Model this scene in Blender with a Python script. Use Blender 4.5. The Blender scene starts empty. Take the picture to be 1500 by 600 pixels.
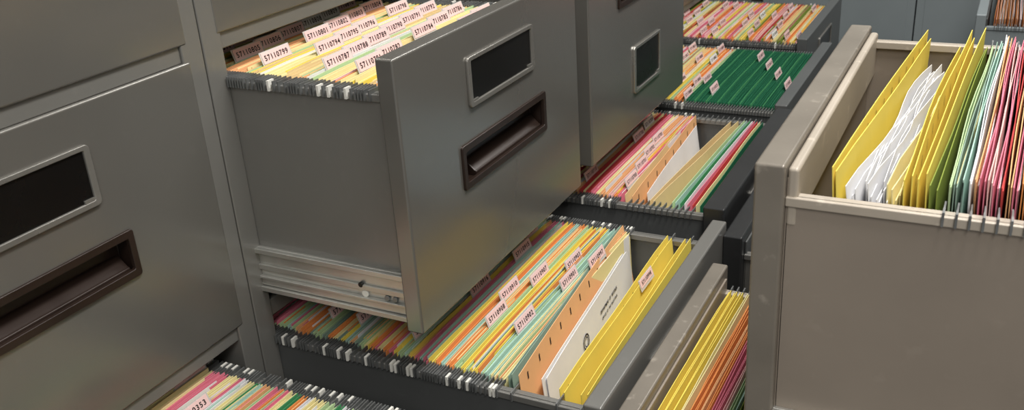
import bpy, bmesh, math, random
from mathutils import Vector, Matrix
random.seed(7)
ZO=1.47
SC=bpy.context.scene
# ---------------------------------------------------------------- materials
def lin(c):
    return tuple(((v/255.)/12.92 if v/255.<=.04045 else ((v/255.+.055)/1.055)**2.4) for v in c)+(1,)
MATS={}
def mat(name,rgb,rough=.5,metal=0.,var=.06,nscale=6.,bump=0.,bscale=200.,spec=.5,coat=0.,wear=0.):
    m=bpy.data.materials.new(name); m.use_nodes=True
    nt=m.node_tree; N=nt.nodes; L=nt.links; b=N['Principled BSDF']
    tc=N.new('ShaderNodeTexCoord')
    no=N.new('ShaderNodeTexNoise'); no.inputs['Scale'].default_value=nscale; no.inputs['Detail'].default_value=5
    L.new(tc.outputs['Object'],no.inputs['Vector'])
    rp=N.new('ShaderNodeValToRGB'); c=lin(rgb)
    rp.color_ramp.elements[0].position=.3; rp.color_ramp.elements[1].position=.7
    rp.color_ramp.elements[0].color=tuple(v*(1-var) for v in c[:3])+(1,)
    rp.color_ramp.elements[1].color=tuple(min(1,v*(1+var)) for v in c[:3])+(1,)
    L.new(no.outputs['Fac'],rp.inputs['Fac'])
    col=rp.outputs['Color']
    mr=N.new('ShaderNodeMapRange'); mr.inputs['To Min'].default_value=max(0,rough-.06); mr.inputs['To Max'].default_value=rough+.08
    L.new(no.outputs['Fac'],mr.inputs['Value']); L.new(mr.outputs['Result'],b.inputs['Roughness'])
    if wear>0:
        n2=N.new('ShaderNodeTexNoise'); n2.inputs['Scale'].default_value=55; n2.inputs['Detail'].default_value=8
        L.new(tc.outputs['Object'],n2.inputs['Vector'])
        r2=N.new('ShaderNodeValToRGB'); r2.color_ramp.elements[0].position=.62; r2.color_ramp.elements[1].position=.72
        L.new(n2.outputs['Fac'],r2.inputs['Fac'])
        mm=N.new('ShaderNodeMath'); mm.operation='MULTIPLY'; mm.inputs[1].default_value=wear
        L.new(r2.outputs['Color'],mm.inputs[0])
        mx=N.new('ShaderNodeMixRGB'); mx.inputs['Color2'].default_value=tuple(min(1,v*2.0+.03) for v in c[:3])+(1,)
        L.new(mm.outputs[0],mx.inputs['Fac']); L.new(col,mx.inputs['Color1']); col=mx.outputs['Color']
    L.new(col,b.inputs['Base Color'])
    b.inputs['Metallic'].default_value=metal
    b.inputs['Specular IOR Level'].default_value=spec
    b.inputs['Coat Weight'].default_value=coat
    b.inputs['Coat Roughness'].default_value=.22
    if bump>0:
        n3=N.new('ShaderNodeTexNoise'); n3.inputs['Scale'].default_value=bscale
        L.new(tc.outputs['Object'],n3.inputs['Vector'])
        bp=N.new('ShaderNodeBump'); bp.inputs['Strength'].default_value=bump; bp.inputs['Distance'].default_value=.0006
        L.new(n3.outputs['Fac'],bp.inputs['Height']); L.new(bp.outputs['Normal'],b.inputs['Normal'])
    MATS[name]=m
mat('paint_gray',(126,125,121),.30,.28,.05,5,.05,300,.5,.3,.04)
mat('paint_gray_front',(130,128,123),.21,.55,.04,4,.04,300,.6,.45,.03)
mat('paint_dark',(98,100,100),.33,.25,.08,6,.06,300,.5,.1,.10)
mat('paint_edge',(142,141,137),.30,.45,.1,12,.05,300,.5,0,.45)
mat('label_frame_gray',(134,132,127),.27,.5,.06,12,.05,300,.5,0,.1)
mat('paint_tan',(150,139,127),.37,.14,.08,7,.08,260,.5,.12,.06)
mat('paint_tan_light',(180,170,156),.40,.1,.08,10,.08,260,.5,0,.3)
mat('paint_tan_edge',(134,127,117),.33,.25,.12,14,.08,260,.5,0,.5)
mat('paint_black',(52,53,54),.30,.2,.1,8,.05,260,.5,0,.10)
mat('paint_blue',(142,151,154),.45,.1,.05,5,.03,260)
mat('steel',(205,205,200),.33,.75,.12,18,.05,200,.5,0,.2)
mat('hook_metal',(132,134,134),.38,.6,.2,60)
mat('plastic_white',(226,225,218),.4,0,.05)
mat('plastic_black',(14,13,13),.4,0,.1)
mat('handle_brown',(44,33,28),.31,.1,.15,20,.05,300)
mat('card_black',(16,15,15),.28,0,.2,9)
mat('ink',(30,22,24),.7,0,.02)
mat('chrome',(190,188,182),.25,.85,.05)
P={'yellow':(238,216,98),'cream':(240,228,170),'manila':(226,202,150),'ltgreen':(188,212,164),'green':(74,150,98),
 'dkgreen':(30,104,72),'orange':(236,154,88),'peach':(236,182,130),'pink':(226,128,148),'ltpink':(238,194,190),'white':(230,230,232),
 'olive':(132,148,64),'blue':(104,170,212),'red':(198,72,70),'mint':(176,210,196),'bgreen':(142,166,150)}
for k,c in P.items(): mat('paper_'+k,c,.72,0,.05,14,.08,400,.25)
mat('label_pink',(240,204,202),.4,0,.03); mat('label_white',(240,240,238),.4,0,.03)
mat('clear_tab',(200,198,194),.2,0,.03)
mat('floor_tile',(94,91,87),.4,0,.1,3)
mat('wall_paint',(168,166,160),.7,0,.03,3)
# ---------------------------------------------------------------- builder
class MB:
    def __init__(s): s.v=[];s.f=[];s.m=[];s.n=[]
    def mi(s,n):
        if n not in s.n: s.n.append(n)
        return s.n.index(n)
    def add(s,vs,fs,m):
        o=len(s.v); s.v+=[tuple(p) for p in vs]; k=s.mi(m)
        for f in fs: s.f.append([i+o for i in f]); s.m.append(k)
    def box(s,x0,x1,y0,y1,z0,z1,m):
        s.add([(x0,y0,z0),(x1,y0,z0),(x1,y1,z0),(x0,y1,z0),(x0,y0,z1),(x1,y0,z1),(x1,y1,z1),(x0,y1,z1)],
              [(0,3,2,1),(4,5,6,7),(0,1,5,4),(1,2,6,5),(2,3,7,6),(3,0,4,7)],m)
    def obj(s,name,parent=None,bevel=0.,zo=ZO,seg=2):
        me=bpy.data.meshes.new(name)
        me.from_pydata([(a,b,c+zo) for a,b,c in s.v],[],s.f)
        for n in s.n: me.materials.append(MATS[n])
        me.polygons.foreach_set('material_index',s.m)
        bm=bmesh.new(); bm.from_mesh(me); bmesh.ops.recalc_face_normals(bm,faces=bm.faces); bm.to_mesh(me); bm.free()
        me.update()
        o=bpy.data.objects.new(name,me); SC.collection.objects.link(o)
        if parent: o.parent=parent
        if bevel>0:
            md=o.modifiers.new('bevel','BEVEL'); md.width=bevel; md.segments=seg; md.limit_method='ANGLE'; md.angle_limit=.6
            md.harden_normals=True
            for p in me.polygons: p.use_smooth=True
        return o
def empty(name):
    e=bpy.data.objects.new(name,None); SC.collection.objects.link(e); e.empty_display_size=.1; return e
GL={}
def glyph(ch):
    if ch in GL: return GL[ch]
    cu=bpy.data.curves.new('t','FONT'); cu.body=ch; cu.size=1; cu.offset=.02; cu.resolution_u=3
    o=bpy.data.objects.new('t',cu); SC.collection.objects.link(o)
    dg=bpy.context.evaluated_depsgraph_get(); me=o.evaluated_get(dg).to_mesh()
    g=([(v.co.x,v.co.y) for v in me.vertices],[tuple(p.vertices) for p in me.polygons])
    o.evaluated_get(dg).to_mesh_clear(); bpy.data.objects.remove(o); GL[ch]=g
    return g
def text(b,s,cx,base,right,up,size,m='ink',adv=.60):
    base=Vector(base);right=Vector(right).normalized();up=Vector(up).normalized()
    w=len(s)*adv*size; x=-w/2
    for ch in s:
        if ch!=' ':
            vs,fs=glyph(ch)
            b.add([base+right*(cx+x+vx*size)+up*(vy*size) for vx,vy in vs],fs,m)
        x+=adv*size
# ---------------------------------------------------------------- furniture parts
def rrect(x0,x1,z0,z1,r,n=4):
    pts=[]
    for cx,cz,a0 in((x1-r,z1-r,0),(x0+r,z1-r,90),(x0+r,z0+r,180),(x1-r,z0+r,270)):
        for i in range(n+1):
            a=math.radians(a0+90*i/n); pts.append((cx+r*math.cos(a),cz+r*math.sin(a)))
    return pts
def ring(b,outer,inner,y0,y1,m):
    n=len(outer)
    vs=[(x,y0,z) for x,z in outer]+[(x,y0,z) for x,z in inner]+[(x,y1,z) for x,z in outer]+[(x,y1,z) for x,z in inner]
    fs=[]
    for i in range(n):
        j=(i+1)%n
        fs+= [(i,j,n+j,n+i),(2*n+i,2*n+j,3*n+j,3*n+i),(i,j,2*n+j,2*n+i),(n+i,n+j,3*n+j,3*n+i)]
    b.add(vs,fs,m)
def front_parts(parent,x0,x1,yo,s,zt,zb,th=.02,pm='paint_gray_front',handle=True,label=True,lab=None,hz=None,labm='label_frame_gray',cx=None):
    """yo outer face y ; s=+1 panel extends to +y"""
    Y=lambda d: yo+s*d
    b=MB()
    if cx is None: cx=(x0+x1)/2
    if hz is None: hz=(zt-.122,zt-.172)
    if handle:
        a0,a1=cx-.098,cx+.098; c0,c1=hz[1]+.005,hz[0]-.005; D=th*.92
        O=[(x0,zb),(x1,zb),(x1,zt),(x0,zt)]; I=[(a0,c0),(a1,c0),(a1,c1),(a0,c1)]
        vs=[(x,Y(0),z) for x,z in O]+[(x,Y(0),z) for x,z in I]+[(x,Y(th),z) for x,z in O]
        fs=[(i,(i+1)%4,4+(i+1)%4,4+i) for i in range(4)]+[(i,(i+1)%4,8+(i+1)%4,8+i) for i in range(4)]+[(8,9,10,11)]
        b.add(vs,fs,pm)
        h=MB()
        vs=[(x,Y(0),z) for x,z in I]+[(x,Y(D),z) for x,z in I]
        h.add(vs,[(i,(i+1)%4,4+(i+1)%4,4+i) for i in range(4)]+[(4,5,6,7)],'handle_brown')
        ring(h,rrect(a0-.005,a1+.005,c0-.005,c1+.005,.003),rrect(a0+.002,a1-.002,c0+.003,c1-.003,.002),Y(-.003),Y(.002),'handle_brown')
        hh=c1-c0
        pr=[(D,c0),(D,c0+hh*.42),(D*.75,c0+hh*.38),(D*.25,c0+hh*.16),(.002,c0+hh*.13),(.002,c0)]
        xs0,xs1=a0+.028,a1-.004
        n=len(pr)
        vs=[(xs0,Y(d),z) for d,z in pr]+[(xs1,Y(d),z) for d,z in pr]
        h.add(vs,[tuple(range(n)),tuple(range(n,2*n))]+[(i,(i+1)%n,n+(i+1)%n,n+i) for i in range(n)],'handle_brown')
        h.obj('pull_handle',parent,.0010)
    else:
        b.box(x0,x1,min(Y(0),Y(th)),max(Y(0),Y(th)),zb,zt,pm)
    b.obj('drawer_front',parent,.0025,seg=3)
    if label:
        if lab is None: lab=(cx-.079,cx+.077,zt-.0330,zt-.0875)
        l0,l1,z1,z0=lab
        h=MB()
        ring(h,rrect(l0,l1,z0,z1,.005),rrect(l0+.007,l1-.007,z0+.006,z1-.005,.0015),Y(-.0035),Y(.0005),labm)
        h.obj('label_holder',parent,.0013)
        c=MB(); ya,yb=Y(-.0012),Y(.0002)
        c.box(l0+.005,l1-.005,min(ya,yb),max(ya,yb),z0+.005,z1-.004,'card_black')
        ya,yb=Y(-.0030),Y(-.001)
        c.box(l1-.018,l1-.005,min(ya,yb),max(ya,yb),z0+.003,z0+.009,labm)
        c.box(l0+.005,l0+.018,min(ya,yb),max(ya,yb),z0+.003,z0+.008,labm)
        c.obj('label_card',parent)
def slide(b,xs,sx,y0,y1,z1,z0,m='steel'):
    def bx(d0,d1,za,zb_): 
        a,c=xs+sx*d0,xs+sx*d1; b.box(min(a,c),max(a,c),y0,y1,za,zb_,m)
    h=z1-z0
    bx(0,.004,z0,z1)
    bx(.004,.010,z1-.006,z1); bx(.004,.010,z0,z0+.006)
    bx(.004,.0075,z0+h*.50,z0+h*.62); bx(.004,.0095,z0+h*.30,z0+h*.36)
    bx(.0035,.006,z0+h*.12,z0+h*.30)
def disc(b,x,y,z,r,nx,m,t=.001,n=14):
    vs=[(x,y+r*math.cos(2*math.pi*i/n),z+r*math.sin(2*math.pi*i/n)) for i in range(n)]
    vs+=[(x+nx*t,p[1],p[2]) for p in vs]
    b.add(vs,[tuple(range(n)),tuple(range(n,2*n))]+[(i,(i+1)%n,n+(i+1)%n,n+i) for i in range(n)],m)
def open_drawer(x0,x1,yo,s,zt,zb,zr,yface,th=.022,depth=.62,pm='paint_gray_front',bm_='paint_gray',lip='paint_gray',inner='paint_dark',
                zr2=None,sl=None,ins=.0225,insf=None,**kw):
    e=empty('open_file_drawer')
    front_parts(e,x0,x1,yo,s,zt,zb,th,pm,**kw)
    if zr2 is None: zr2=zr
    if insf is None: insf=ins
    yi=yo+s*th; ye=yo+s*depth; ya,yb=min(yi,ye),max(yi,ye)
    xn,xf=x0+ins,x1-insf; bz=zb+.02
    b=MB()
    b.box(xn,xn+.002,ya,yb,bz,zr,bm_); b.box(xf-.002,xf,ya,yb,bz,zr2,bm_)
    b.box(xn,xf,ya,yb,bz,bz+.002,bm_)
    b.box(xn,xf,min(ye,ye-s*.002),max(ye,ye-s*.002),bz,zr,bm_)
    b.obj('drawer_body',e,.0006)
    b=MB()
    b.box(xn-.003,xn+.009,ya,yb,zr-.008,zr,lip); b.box(xf-.009,xf+.003,ya,yb,zr2-.008,zr2,lip)
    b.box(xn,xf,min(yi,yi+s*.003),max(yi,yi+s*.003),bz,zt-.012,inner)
    b.obj('drawer_rails',e,.0012)
    b=MB(); y0_,y1_=min(yi,yface+s*.35),max(yi,yface+s*.35)
    if sl is None: sl=(zr-.19,zr-.245)
    slide(b,xn,-1,y0_,y1_,sl[0],sl[1]); slide(b,xf,1,y0_,y1_,sl[0],sl[1])
    zc=(sl[0]+sl[1])/2
    disc(b,xn-.0040,yi+s*.060,zc-.004,.0042,-1,'plastic_white',.0030)
    disc(b,xn-.0045,yi+s*.064,zc+.006,.0030,-1,'plastic_black',.0034)
    for dy in (.022,.032): disc(b,xn-.0040,yi+s*dy,zc-.004,.0032,-1,'hook_metal',.0032)
    b.obj('slide_rail',e,.0007)
    return e,xn,xf,yi
def cabinet(x0,x1,yf,s,zs,openlv,pm='paint_gray',depth=.70,post=.028,frt='paint_gray_front',fin=.022,fr=None,**kw):
    e=empty('filing_cabinet'); b=MB()
    yb=yf+s*depth; ya_,yb_=min(yf,yb),max(yf,yb); top=zs[0][0]+.03; bot=-ZO
    g=.0008
    b.box(x0+g,x0+post,ya_,yb_,bot,top,pm); b.box(x1-post,x1-g,ya_,yb_,bot,top,pm)
    b.box(x0+post,x1-post,min(yb,yb-s*.01),max(yb,yb-s*.01),bot,top,pm)
    b.box(x0+post,x1-post,ya_,yb_,top-.02,top,pm)
    b.box(x0+post,x1-post,ya_,yb_,bot,zs[-1][1]-.004,pm)
    for (t,bt) in zs[:-1]:
        b.box(x0+post,x1-post,min(yf+s*.0025,yf+s*.03),max(yf+s*.0025,yf+s*.03),bt-.017,bt+.004,pm)
    b.obj('cabinet_body',e,.0015)
    for i,(t,bt) in enumerate(zs):
        if i in openlv: continue
        f0,f1=fr or (x0+fin,x1-fin)
        cx=(f0+f1)/2; k=dict(kw)
        if fr: k.update(lab=(cx-.079,cx+.079,t-.036,t-.094),hz=(t-.130,t-.178))
        front_parts(e,f0,f1,yf-s*.001,s,t,bt,.02,frt,**k)
    return e
# ---------------------------------------------------------------- paper
def sheet(b,x0,x1,yt0,yt1,yb0,yb1,zt,zb,m,th=.0007,n=7,wav=.0007,slots=None,dz1=0.):
    ph=random.random()*6; k=random.uniform(4,9)
    top=[];bot=[];mid=[]
    for i in range(n+1):
        t=i/n; x=x0+(x1-x0)*t; w=wav*math.sin(ph+k*t)
        zz=zt+dz1*t
        if i==0 or i==n: zz-=.0012
        top.append((x,yt0+(yt1-yt0)*t+w,zz))
        w2=wav*1.6*math.sin(ph+1+k*.8*t)
        mid.append((x,(yt0+yb0)/2+((yt1+yb1)-(yt0+yb0))/2*t+w2,(zt+zb)/2))
        bot.append((x,yb0+(yb1-yb0)*t,zb))
    V=[];F=[]
    for rows in (top,mid,bot):
        V+=rows
    for rows in (top,mid,bot):
        V+=[(x,y+th,z) for x,y,z in rows]
    q=n+1; h=3*q
    for r in range(2):
        for i in range(n):
            a=r*q+i; F.append((a,a+1,a+1+q,a+q)); F.append((h+a,h+a+q,h+a+1+q,h+a+1))
    for i in range(n): F.append((i,h+i,h+i+1,i+1))
    F.append((0,q,h+q,h)); F.append((q,2*q,h+2*q,h+q)); F.append((n,h+n,h+q+n,q+n)); F.append((q+n,h+q+n,h+2*q+n,2*q+n))
    b.add(V,F,m)
    if slots:
        c,side=slots
        for j in range(c):
            t=(j+.6)/c; x=x0+(x1-x0)*t
            i=min(int(t*n),n-1); u=t*n-i
            p=Vector(top[i]).lerp(Vector(top[i+1]),u); r=Vector(mid[i]).lerp(Vector(mid[i+1]),u)
            dn=(r-p).normalized(); off=Vector((0,-.0006 if side<0 else th+.0006,0))
            A=p+dn*.008+off; Bq=p+dn*.017+off; wx=Vector((.0011,0,0))
            b.add([A-wx,A+wx,Bq+wx,Bq-wx],[(0,1,2,3)],'ink')
def tab(b,cx,y,z,txt,w=.046,h=.0125,lean=.35,m='label_pink',size=.0082,s=1):
    up=Vector((0,s*lean,1)).normalized(); base=Vector((cx,y,z))
    nrm=Vector((0,-1,lean*s)).normalized()
    t=.0005
    def q(x,u,d): return base+Vector((x,0,0))+up*u+nrm*d
    for (wa,ha,hb,mm,d) in ((w/2+.002,-.004,h+.001,'clear_tab',0),(w/2,0,h,m,.0006)):
        vs=[q(-wa,ha,d),q(wa,ha,d),q(wa,hb,d),q(-wa,hb,d),q(-wa,ha,d-t),q(wa,ha,d-t),q(wa,hb,d-t),q(-wa,hb,d-t)]
        b.add(vs,[(0,1,2,3),(4,5,6,7),(0,1,5,4),(1,2,6,5),(2,3,7,6),(3,0,4,7)],mm)
    text(b,txt,0,base+up*(h*.26)+nrm*.0009,(1,0,0),up,size)
def hook(b,x,sx,y,z,white=False):
    m='hook_metal'
    b.box(min(x-sx*.004,x+sx*.016),max(x-sx*.004,x+sx*.016),y-.0006,y+.0006,z-.0005,z+.0042,m)
    w=.0013 if white else .0008
    b.box(min(x-sx*.0060,x+sx*.003),max(x-sx*.0060,x+sx*.003),y-w,y+w,z-.0065,z+.0045,'plastic_white' if white else m)
def files(name,xn,xf,ya,yb,zr,h,pal,sp=.0065,n0=0,tabs=None,tabp=1.,lean=.012,extra=None,inner=None,white=.12,txt=True,tabmat=None,up=.004):
    b=MB(); y=ya; i=0; zb=zr-h
    while y<yb:
        c=random.choice(pal); ci=random.choice(inner or pal); j=random.uniform(-.0009,.0009)
        x0,x1=xn+.013,xf-.013; lb=random.uniform(-.002,.002)
        g=.0017
        zt=zr+up-.004
        sheet(b,x0,x1,y-g+j,y-g+j*.3,y-.0004-lean+lb,y-.0004-lean+lb,zt+random.uniform(-.001,.001),zb,'paper_'+c)
        sheet(b,x0+.001,x1-.001,y+g+j,y+g-j*.3,y+.0004-lean+lb,y+.0004-lean+lb,zt+.001+random.uniform(-.001,.002),zb,'paper_'+c)
        for q in range(random.choice((1,1,2))):
            dz=random.uniform(-.004,.004); dx=random.uniform(.0,.022)
            sheet(b,x0+dx,x1-random.uniform(.002,.02),y-g*.5+q*.0013,y-g*.5+q*.0013+random.uniform(-.001,.001),y-lean+lb,y-lean+lb,zt+dz,zb+.004,'paper_'+(ci if random.random()<.75 else 'white'),th=.0005)
        w=random.random()<white
        dys=(-g,g) if random.random()<.55 else (0,)
        for dy in dys:
            hook(b,xn,1,y+dy,zr,w and dy>=0); hook(b,xf,-1,y+dy,zr,w and dy>=0)
        if tabs and random.random()<tabp:
            cx=tabs[(n0+i)%len(tabs)]+random.uniform(-.003,.003)
            tab(b,cx,y-g,zt+.001,str(57110000+n0+i) if txt else '',m=(tabmat or ('label_white' if random.random()<.12 else 'label_pink')),w=.045)
        y+=sp*random.uniform(.85,1.15); i+=1
    if extra: extra(b)
    return b.obj(name)
# ================================================================ LEFT ROW
LV=[(.08,-.213),(-.230,-.530),(-.5405,-.832),(-.853,-1.144),(-1.165,-1.44)]
FY=.71
seams=[-.231,.229,.689,1.149,1.609,2.069,2.529,2.989]
opens={0:[],1:[2],2:[1,2],3:[1,2],4:[2],5:[2],6:[]}
for i in range(7):
    cabinet(seams[i],seams[i+1],FY,1,LV,opens[i],fr=(.234,.669) if i==1 else None)
warm=['cream','cream','manila','yellow','peach','ltgreen','ltpink','cream','cream','yellow','ltgreen','manila']
mixd=['ltgreen','orange','pink','cream','peach','bgreen','yellow','ltgreen','mint','orange','cream','yellow']
oran=['orange','peach','ltpink','cream','red','yellow','pink','orange','ltgreen','cream']
# B1
e,xn,xf,yi=open_drawer(.6945,1.110,.487,1,-.2200,-.510,-.262,FY,th=.020,sl=(-.454,-.508))
def ex1(b):
    sheet(b,xn+.012,xf-.013,.514,.514,.516,.516,-.2575,-.48,'paper_yellow')
    sheet(b,xn+.012,xf-.013,.519,.519,.521,.521,-.2555,-.48,'paper_yellow')
    sheet(b,xn+.012,xf-.013,.523,.523,.524,.524,-.2555,-.48,'paper_yellow')
tabs1=[.787+.0465*k for k in (5,0,1,2,3,4)]
files('hanging_file_folders',xn,xf,.530,.83,-.262,.20,warm,.0070,774,tabs1,.85,.006,ex1,inner=['cream','manila','yellow','peach','ltgreen','orange'],up=.0065)
# B2
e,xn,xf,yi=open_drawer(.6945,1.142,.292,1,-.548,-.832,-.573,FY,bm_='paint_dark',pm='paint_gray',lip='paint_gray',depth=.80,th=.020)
def ex2(b):
    x0,x1=xn+.013,xf-.013
    sheet(b,x0,x1,.410,.432,.40,.41,-.562,-.79,'paper_bgreen'); sheet(b,x0,x1,.406,.430,.390,.392,-.559,-.79,'paper_bgreen')
    sheet(b,x0,x1,.399,.426,.380,.387,-.558,-.79,'paper_peach',slots=(11,-1))
    sheet(b,x0+.046,x1-.006,.3895,.4155,.369,.395,-.588,-.79,'paper_white',wav=.0003)
    sheet(b,x0+.038,x1-.002,.3910,.4175,.371,.397,-.585,-.79,'paper_white',wav=.0003)
    sheet(b,x0,x1,.352,.362,.333,.333,-.563,-.79,'paper_yellow',slots=(11,-1)); sheet(b,x0,x1,.347,.356,.331,.331,-.566,-.79,'paper_yellow')
    sheet(b,x0,x1,.328,.337,.323,.323,-.564,-.79,'paper_yellow',slots=(11,-1)); sheet(b,x0,x1,.321,.331,.320,.320,-.562,-.79,'paper_yellow')
    for yy in (.399,.348,.322): hook(b,xn,1,yy,-.573)
    for yy in (.423,.358,.332): hook(b,xf,-1,yy,-.573)
    L_=x1-.006-(x0+.046)
    R=Vector((1,.026/L_,0)).normalized()
    up=Vector((0,.0205,.202)).normalized(); O=Vector((x0+.046,.3885,-.588))
    for (ln,u0,cc,sz) in (('DEPARTMENT OF RECORDS',-.026,.22,.0062),('OFFICE OF THE REGISTRAR',-.036,.22,.0052),('To whom it may concern',-.050,.20,.0045),('the record is filed under',-.058,.20,.0045),('number 57110916 and kept',-.066,.20,.0045)):
        text(b,ln,0,O+R*cc+up*u0,R,up,sz,adv=.55)
    for r_ in (.0105,.0065):
        n=20; c=O+R*.125+up*-.030
        vs=[c+R*(r_*k2*math.cos(2*math.pi*i/n))+up*(r_*k2*math.sin(2*math.pi*i/n)) for k2 in (1,.8) for i in range(n)]
        b.add(vs,[(i,(i+1)%n,n+(i+1)%n,n+i) for i in range(n)],'ink')
    tab(b,1.00,.419,-.561,'57110997'); tab(b,.99,.350,-.572,'57110998',w=.042,h=.010,size=.007)
tabs2=[.787+.052*k for k in (0,3,1,4,2,5)]
files('hanging_file_folders',xn,xf,.418,.90,-.573,.21,mixd,.0064,898,tabs2,.5,.008,ex2,white=.3,up=.010)
# A2
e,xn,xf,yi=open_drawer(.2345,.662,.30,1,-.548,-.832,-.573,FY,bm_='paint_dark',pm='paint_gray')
files('hanging_file_folders',xn,xf,.36,.85,-.573,.21,['green','cream','pink','mint','orange','ltgreen','white','peach'],.0075,310,[.60,.55,.48,.40],.15,.0,white=.4,up=.010)
# C1
open_drawer(1.1545,1.572,.488,1,-.224,-.500,-.262,FY,lab=(1.320,1.442,-.370,-.443),hz=(-.25,-.30),labm='chrome')
files('hanging_file_folders',1.177,1.549,.53,.85,-.262,.2,warm,.008,600,None)
# C2
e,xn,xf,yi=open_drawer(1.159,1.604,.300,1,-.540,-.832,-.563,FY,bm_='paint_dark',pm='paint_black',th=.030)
def exc(b):
    x0,x1=xn+.013,xf-.013; z=-.553
    sheet(b,x0,x1,.455,.470,.44,.45,z,-.78,'paper_manila'); sheet(b,x0,x1,.444,.462,.43,.44,z-.001,-.78,'paper_peach',slots=(8,-1))
    sheet(b,x0+.05,x1-.01,.440,.458,.42,.43,z-.016,-.78,'paper_white')
    sheet(b,x0,x1,.420,.400,.40,.40,z-.006,-.78,'paper_manila'); sheet(b,x0,x1,.412,.386,.39,.38,z-.004,-.78,'paper_manila')
    for k,c in enumerate(('ltgreen','mint','green','white','pink','red','cream','dkgreen')):
        sheet(b,x0,x1,.385-k*.006,.376-k*.0045,.37-k*.004,.37-k*.004,z-.002,-.78,'paper_'+c)
    for k in range(12): hook(b,xn,1,.445-k*.0085,-.563); hook(b,xf,-1,.455-k*.0095,-.563)
files('hanging_file_folders',xn,xf,.465,.85,-.563,.21,oran,.0065,700,[1.25,1.31,1.37,1.43,1.5],.45,.008,exc,up=.010)
# D2
e,xn,xf,yi=open_drawer(1.619,2.064,.315,1,-.540,-.832,-.563,FY,bm_='paint_dark',pm='paint_dark',th=.022)
def exd(b):
    x0,x1=xn+.013,xf-.013
    for k in range(32):
        y=.342+k*.0052
        sheet(b,x0,x1,y,y+.001,y-.006,y-.006,-.556,-.78,'paper_dkgreen')
        sheet(b,x0,x1,y+.0025,y+.0025,y-.005,y-.005,-.555,-.78,'paper_'+('dkgreen' if k%4 else 'green'))
        hook(b,xn,1,y,-.563); hook(b,xf,-1,y,-.563)
        if k%6==1: tab(b,1.72+.06*(k%5),y-.002,-.555,str(57110500+k))
files('hanging_file_folders',xn,xf,.51,.85,-.563,.21,oran,.0065,800,[1.68,1.76,1.84,1.92,2.0],.5,.008,exd,up=.010)
# E2
e,xn,xf,yi=open_drawer(2.079,2.524,.370,1,-.540,-.832,-.563,FY,bm_='paint_dark',pm='paint_dark',th=.022)
files('hanging_file_folders',xn,xf,.40,.85,-.563,.21,oran+['olive'],.0068,100,[2.15,2.24,2.33,2.42],.5,.008,up=.010)
# ================================================================ RIGHT ROW
RL=[(.05,-.245),(-.262,-.555),(-.572,-.865),(-.88,-1.17),(-1.18,-1.44)]
FR=-.27
for i,(xa,op) in enumerate(((.656,[1,2]),(1.112,[2]),(1.568,[]),(2.024,[]),(2.48,[2]))):
    cabinet(xa,xa+.456,FR,-1,RL,op,pm='paint_tan',frt='paint_tan')
# R1
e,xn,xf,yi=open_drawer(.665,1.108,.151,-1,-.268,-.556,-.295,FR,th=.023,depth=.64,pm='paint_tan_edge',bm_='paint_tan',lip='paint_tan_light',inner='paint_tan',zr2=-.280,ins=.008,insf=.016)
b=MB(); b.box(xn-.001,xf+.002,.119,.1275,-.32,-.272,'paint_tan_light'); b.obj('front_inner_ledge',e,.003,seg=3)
def exr(b):
    x0,x1=xn+.018,xf-.013; z=-.274
    def S(a,c,d,m,dz=0,dx=0,**k): sheet(b,x0+dx,x1-dx*.5,a,c,d,d-.008,z+dz,-.52,'paper_'+m,**k)
    S(.099,.069,.078,'yellow',slots=(12,-1),dz1=.012); S(.095,.064,.074,'yellow',-.003,dz1=.006)
    # loose stack of papers, fanned toward the drawer front
    for k in range(17):
        u=k/16
        yt=.0845-.026*u+random.uniform(-.0015,.0015); yf_=.0600-.024*u+random.uniform(-.003,.003)
        sheet(b,x0+.004+.030*random.random(),x1-.010-.045*random.random(),yt,yf_,.052-.010*u,.040-.006*u,z-.014-.016*random.random(),-.52,
              'paper_white',th=.0005,wav=.0035,n=10,dz1=random.uniform(-.022,.004))
    for k in range(4): S(.0575-.0025*k,.036-.002*k,.038-.001*k,'cream',-.012-.004*k,.008,wav=.003,dz1=-.006)
    S(.050,.037,.036,'yellow',-.004,.0,wav=.002); S(.044,.028,.030,'yellow',slots=(11,-1),dz1=.014,wav=.002); S(.039,.023,.028,'yellow',-.002,dz1=.008)
    S(.034,.014,.020,'yellow',.003,dz1=.014); S(.030,.012,.018,'olive',-.006); S(.026,.010,.016,'olive',-.009,dz1=.006)
    y=.019; y2=.006
    for k,c in enumerate(('ltgreen','bgreen','mint','white','peach','pink','ltpink','pink','red','peach','pink','orange','pink','pink','red','orange','pink','peach','ltgreen','pink','orange','pink','peach','pink')):
        dz=random.uniform(-.005,.004); d1=random.uniform(0,.012)
        S(y,y2,y-.012,c,dz,dz1=d1,wav=.0014); S(y-.0014,y2-.0012,y-.0124,c,dz-.002,dz1=d1)
        if k%3==1: S(y-.0022,y2-.002,y-.013,random.choice(('white','cream',c)),-.006,.01)
        if k%2==0: hook(b,xn,1,y,-.295); hook(b,xf,-1,y2,-.280)
        y-=.0043; y2-=.0040
files('hanging_file_folders',xn,xf,-.42,-.088,-.295,.21,['pink','orange','peach','ltgreen','cream'],.0065,400,None,0,0,exr,up=.018)
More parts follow.
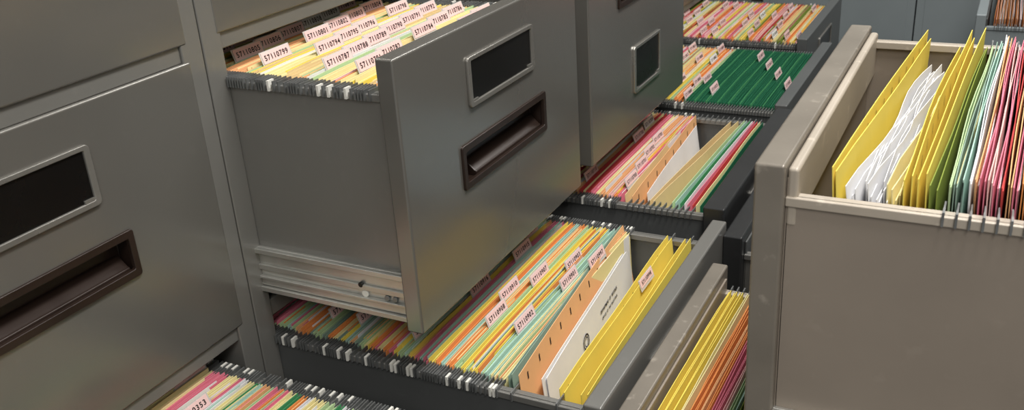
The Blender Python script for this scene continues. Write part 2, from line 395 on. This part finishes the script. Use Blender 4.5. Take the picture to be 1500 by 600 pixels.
# R2
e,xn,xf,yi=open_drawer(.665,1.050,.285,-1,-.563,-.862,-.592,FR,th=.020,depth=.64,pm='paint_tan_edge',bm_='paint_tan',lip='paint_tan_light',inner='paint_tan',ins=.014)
def exr2(b):
    x0,x1=xn+.013,xf-.013
    seq=['yellow','yellow','yellow','cream','orange','orange','peach','orange','pink','pink','ltpink','ltgreen','mint','olive','ltgreen','cream','orange','pink','yellow','ltgreen','peach','pink']
    y=.259; y2=.256
    for k,c in enumerate(seq):
        sheet(b,x0,x1,y,y2,y-.010,y-.010,-.582-random.uniform(0,.004),-.83,'paper_'+c)
        sheet(b,x0,x1,y-.002,y2-.002,y-.010,y-.010,-.580-random.uniform(0,.004),-.83,'paper_'+c)
        hook(b,xf,-1,y2,-.592); y-=.0075 if k<4 else .0052; y2-=.0075 if k<4 else .0052
files('hanging_file_folders',xn,xf,-.42,.12,-.592,.21,['yellow','orange','pink','ltgreen','cream'],.007,500,None,0,0,exr2,up=.012)
# S2
e,xn,xf,yi=open_drawer(1.122,1.567,.292,-1,-.560,-.862,-.590,FR,th=.026,depth=.64,pm='paint_black',bm_='paint_gray',lip='paint_gray',ins=.016)
files('hanging_file_folders',xn,xf,-.3,.25,-.590,.21,['blue','white','mint','white'],.007,520,None,0,0,up=.012)
# U2
e,xn,xf,yi=open_drawer(2.40,2.85,.055,-1,-.545,-.862,-.575,FR,th=.022,depth=.5,pm='paint_blue',bm_='paint_blue',lip='paint_blue',ins=.016)
files('hanging_file_folders',xn,xf,-.3,.02,-.575,.21,['pink','ltpink','orange','white'],.007,540,None,0,0,up=.02)
# ================================================================ END BANK
for k in range(3):
    e=cabinet(0,.46,0,1,LV,[],pm='paint_blue',frt='paint_blue',handle=False,label=False)
    e.rotation_euler=(0,0,-math.pi/2); e.location=(3.10,.70-k*.462,0)
# room shell
b=MB(); b.box(-1.2,4.2,-1.3,1.6,-ZO-.05,-ZO,'floor_tile'); b.obj('floor')
b=MB(); b.box(-1.2,4.2,1.45,1.55,-ZO,1.2,'wall_paint'); b.obj('wall_left')
b=MB(); b.box(-1.2,4.2,-1.15,-1.05,-ZO,1.2,'wall_paint'); b.obj('wall_right')
b=MB(); b.box(3.85,3.95,-1.05,1.45,-ZO,1.2,'wall_paint'); b.obj('wall_back')
# lights
def area(name,loc,size,sy,power,col,rot=(0,0,0)):
    l=bpy.data.lights.new(name,'AREA'); l.shape='RECTANGLE'; l.size=size; l.size_y=sy; l.energy=power; l.color=col
    o=bpy.data.objects.new(name,l); o.location=loc; o.rotation_euler=rot; SC.collection.objects.link(o); return o
area('ceiling_light',(.75,-.18,2.65),1.1,.28,32,(1,.97,.925))
area('ceiling_light',(2.3,-.1,2.75),1.2,.30,23,(1,.97,.925))
area('ceiling_light',(-.7,-.4,2.4),.9,.4,15,(1,.97,.925),(math.radians(10),math.radians(-32),0))
w=bpy.data.worlds.new('world'); SC.world=w; w.use_nodes=True
w.node_tree.nodes['Background'].inputs['Color'].default_value=(.95,.945,.93,1); w.node_tree.nodes['Background'].inputs['Strength'].default_value=.28
# camera
y,p,r=map(math.radians,(28.3,23.76,-3.85))
F=Vector((math.cos(p)*math.cos(y),math.cos(p)*math.sin(y),-math.sin(p))); Rt=Vector((math.sin(y),-math.cos(y),0)); U=Rt.cross(F)
R2=Rt*math.cos(r)+U*math.sin(r); U2=-Rt*math.sin(r)+U*math.cos(r)
M=Matrix(((R2.x,U2.x,-F.x,0),(R2.y,U2.y,-F.y,0),(R2.z,U2.z,-F.z,ZO),(0,0,0,1)))
c=bpy.data.cameras.new('camera'); c.sensor_width=36; c.lens=1394/1500*36; c.clip_start=.02
c.dof.use_dof=True; c.dof.focus_distance=1.05; c.dof.aperture_fstop=16
o=bpy.data.objects.new('camera',c); SC.collection.objects.link(o); o.matrix_world=M; SC.camera=o
SC.view_settings.view_transform='Standard'
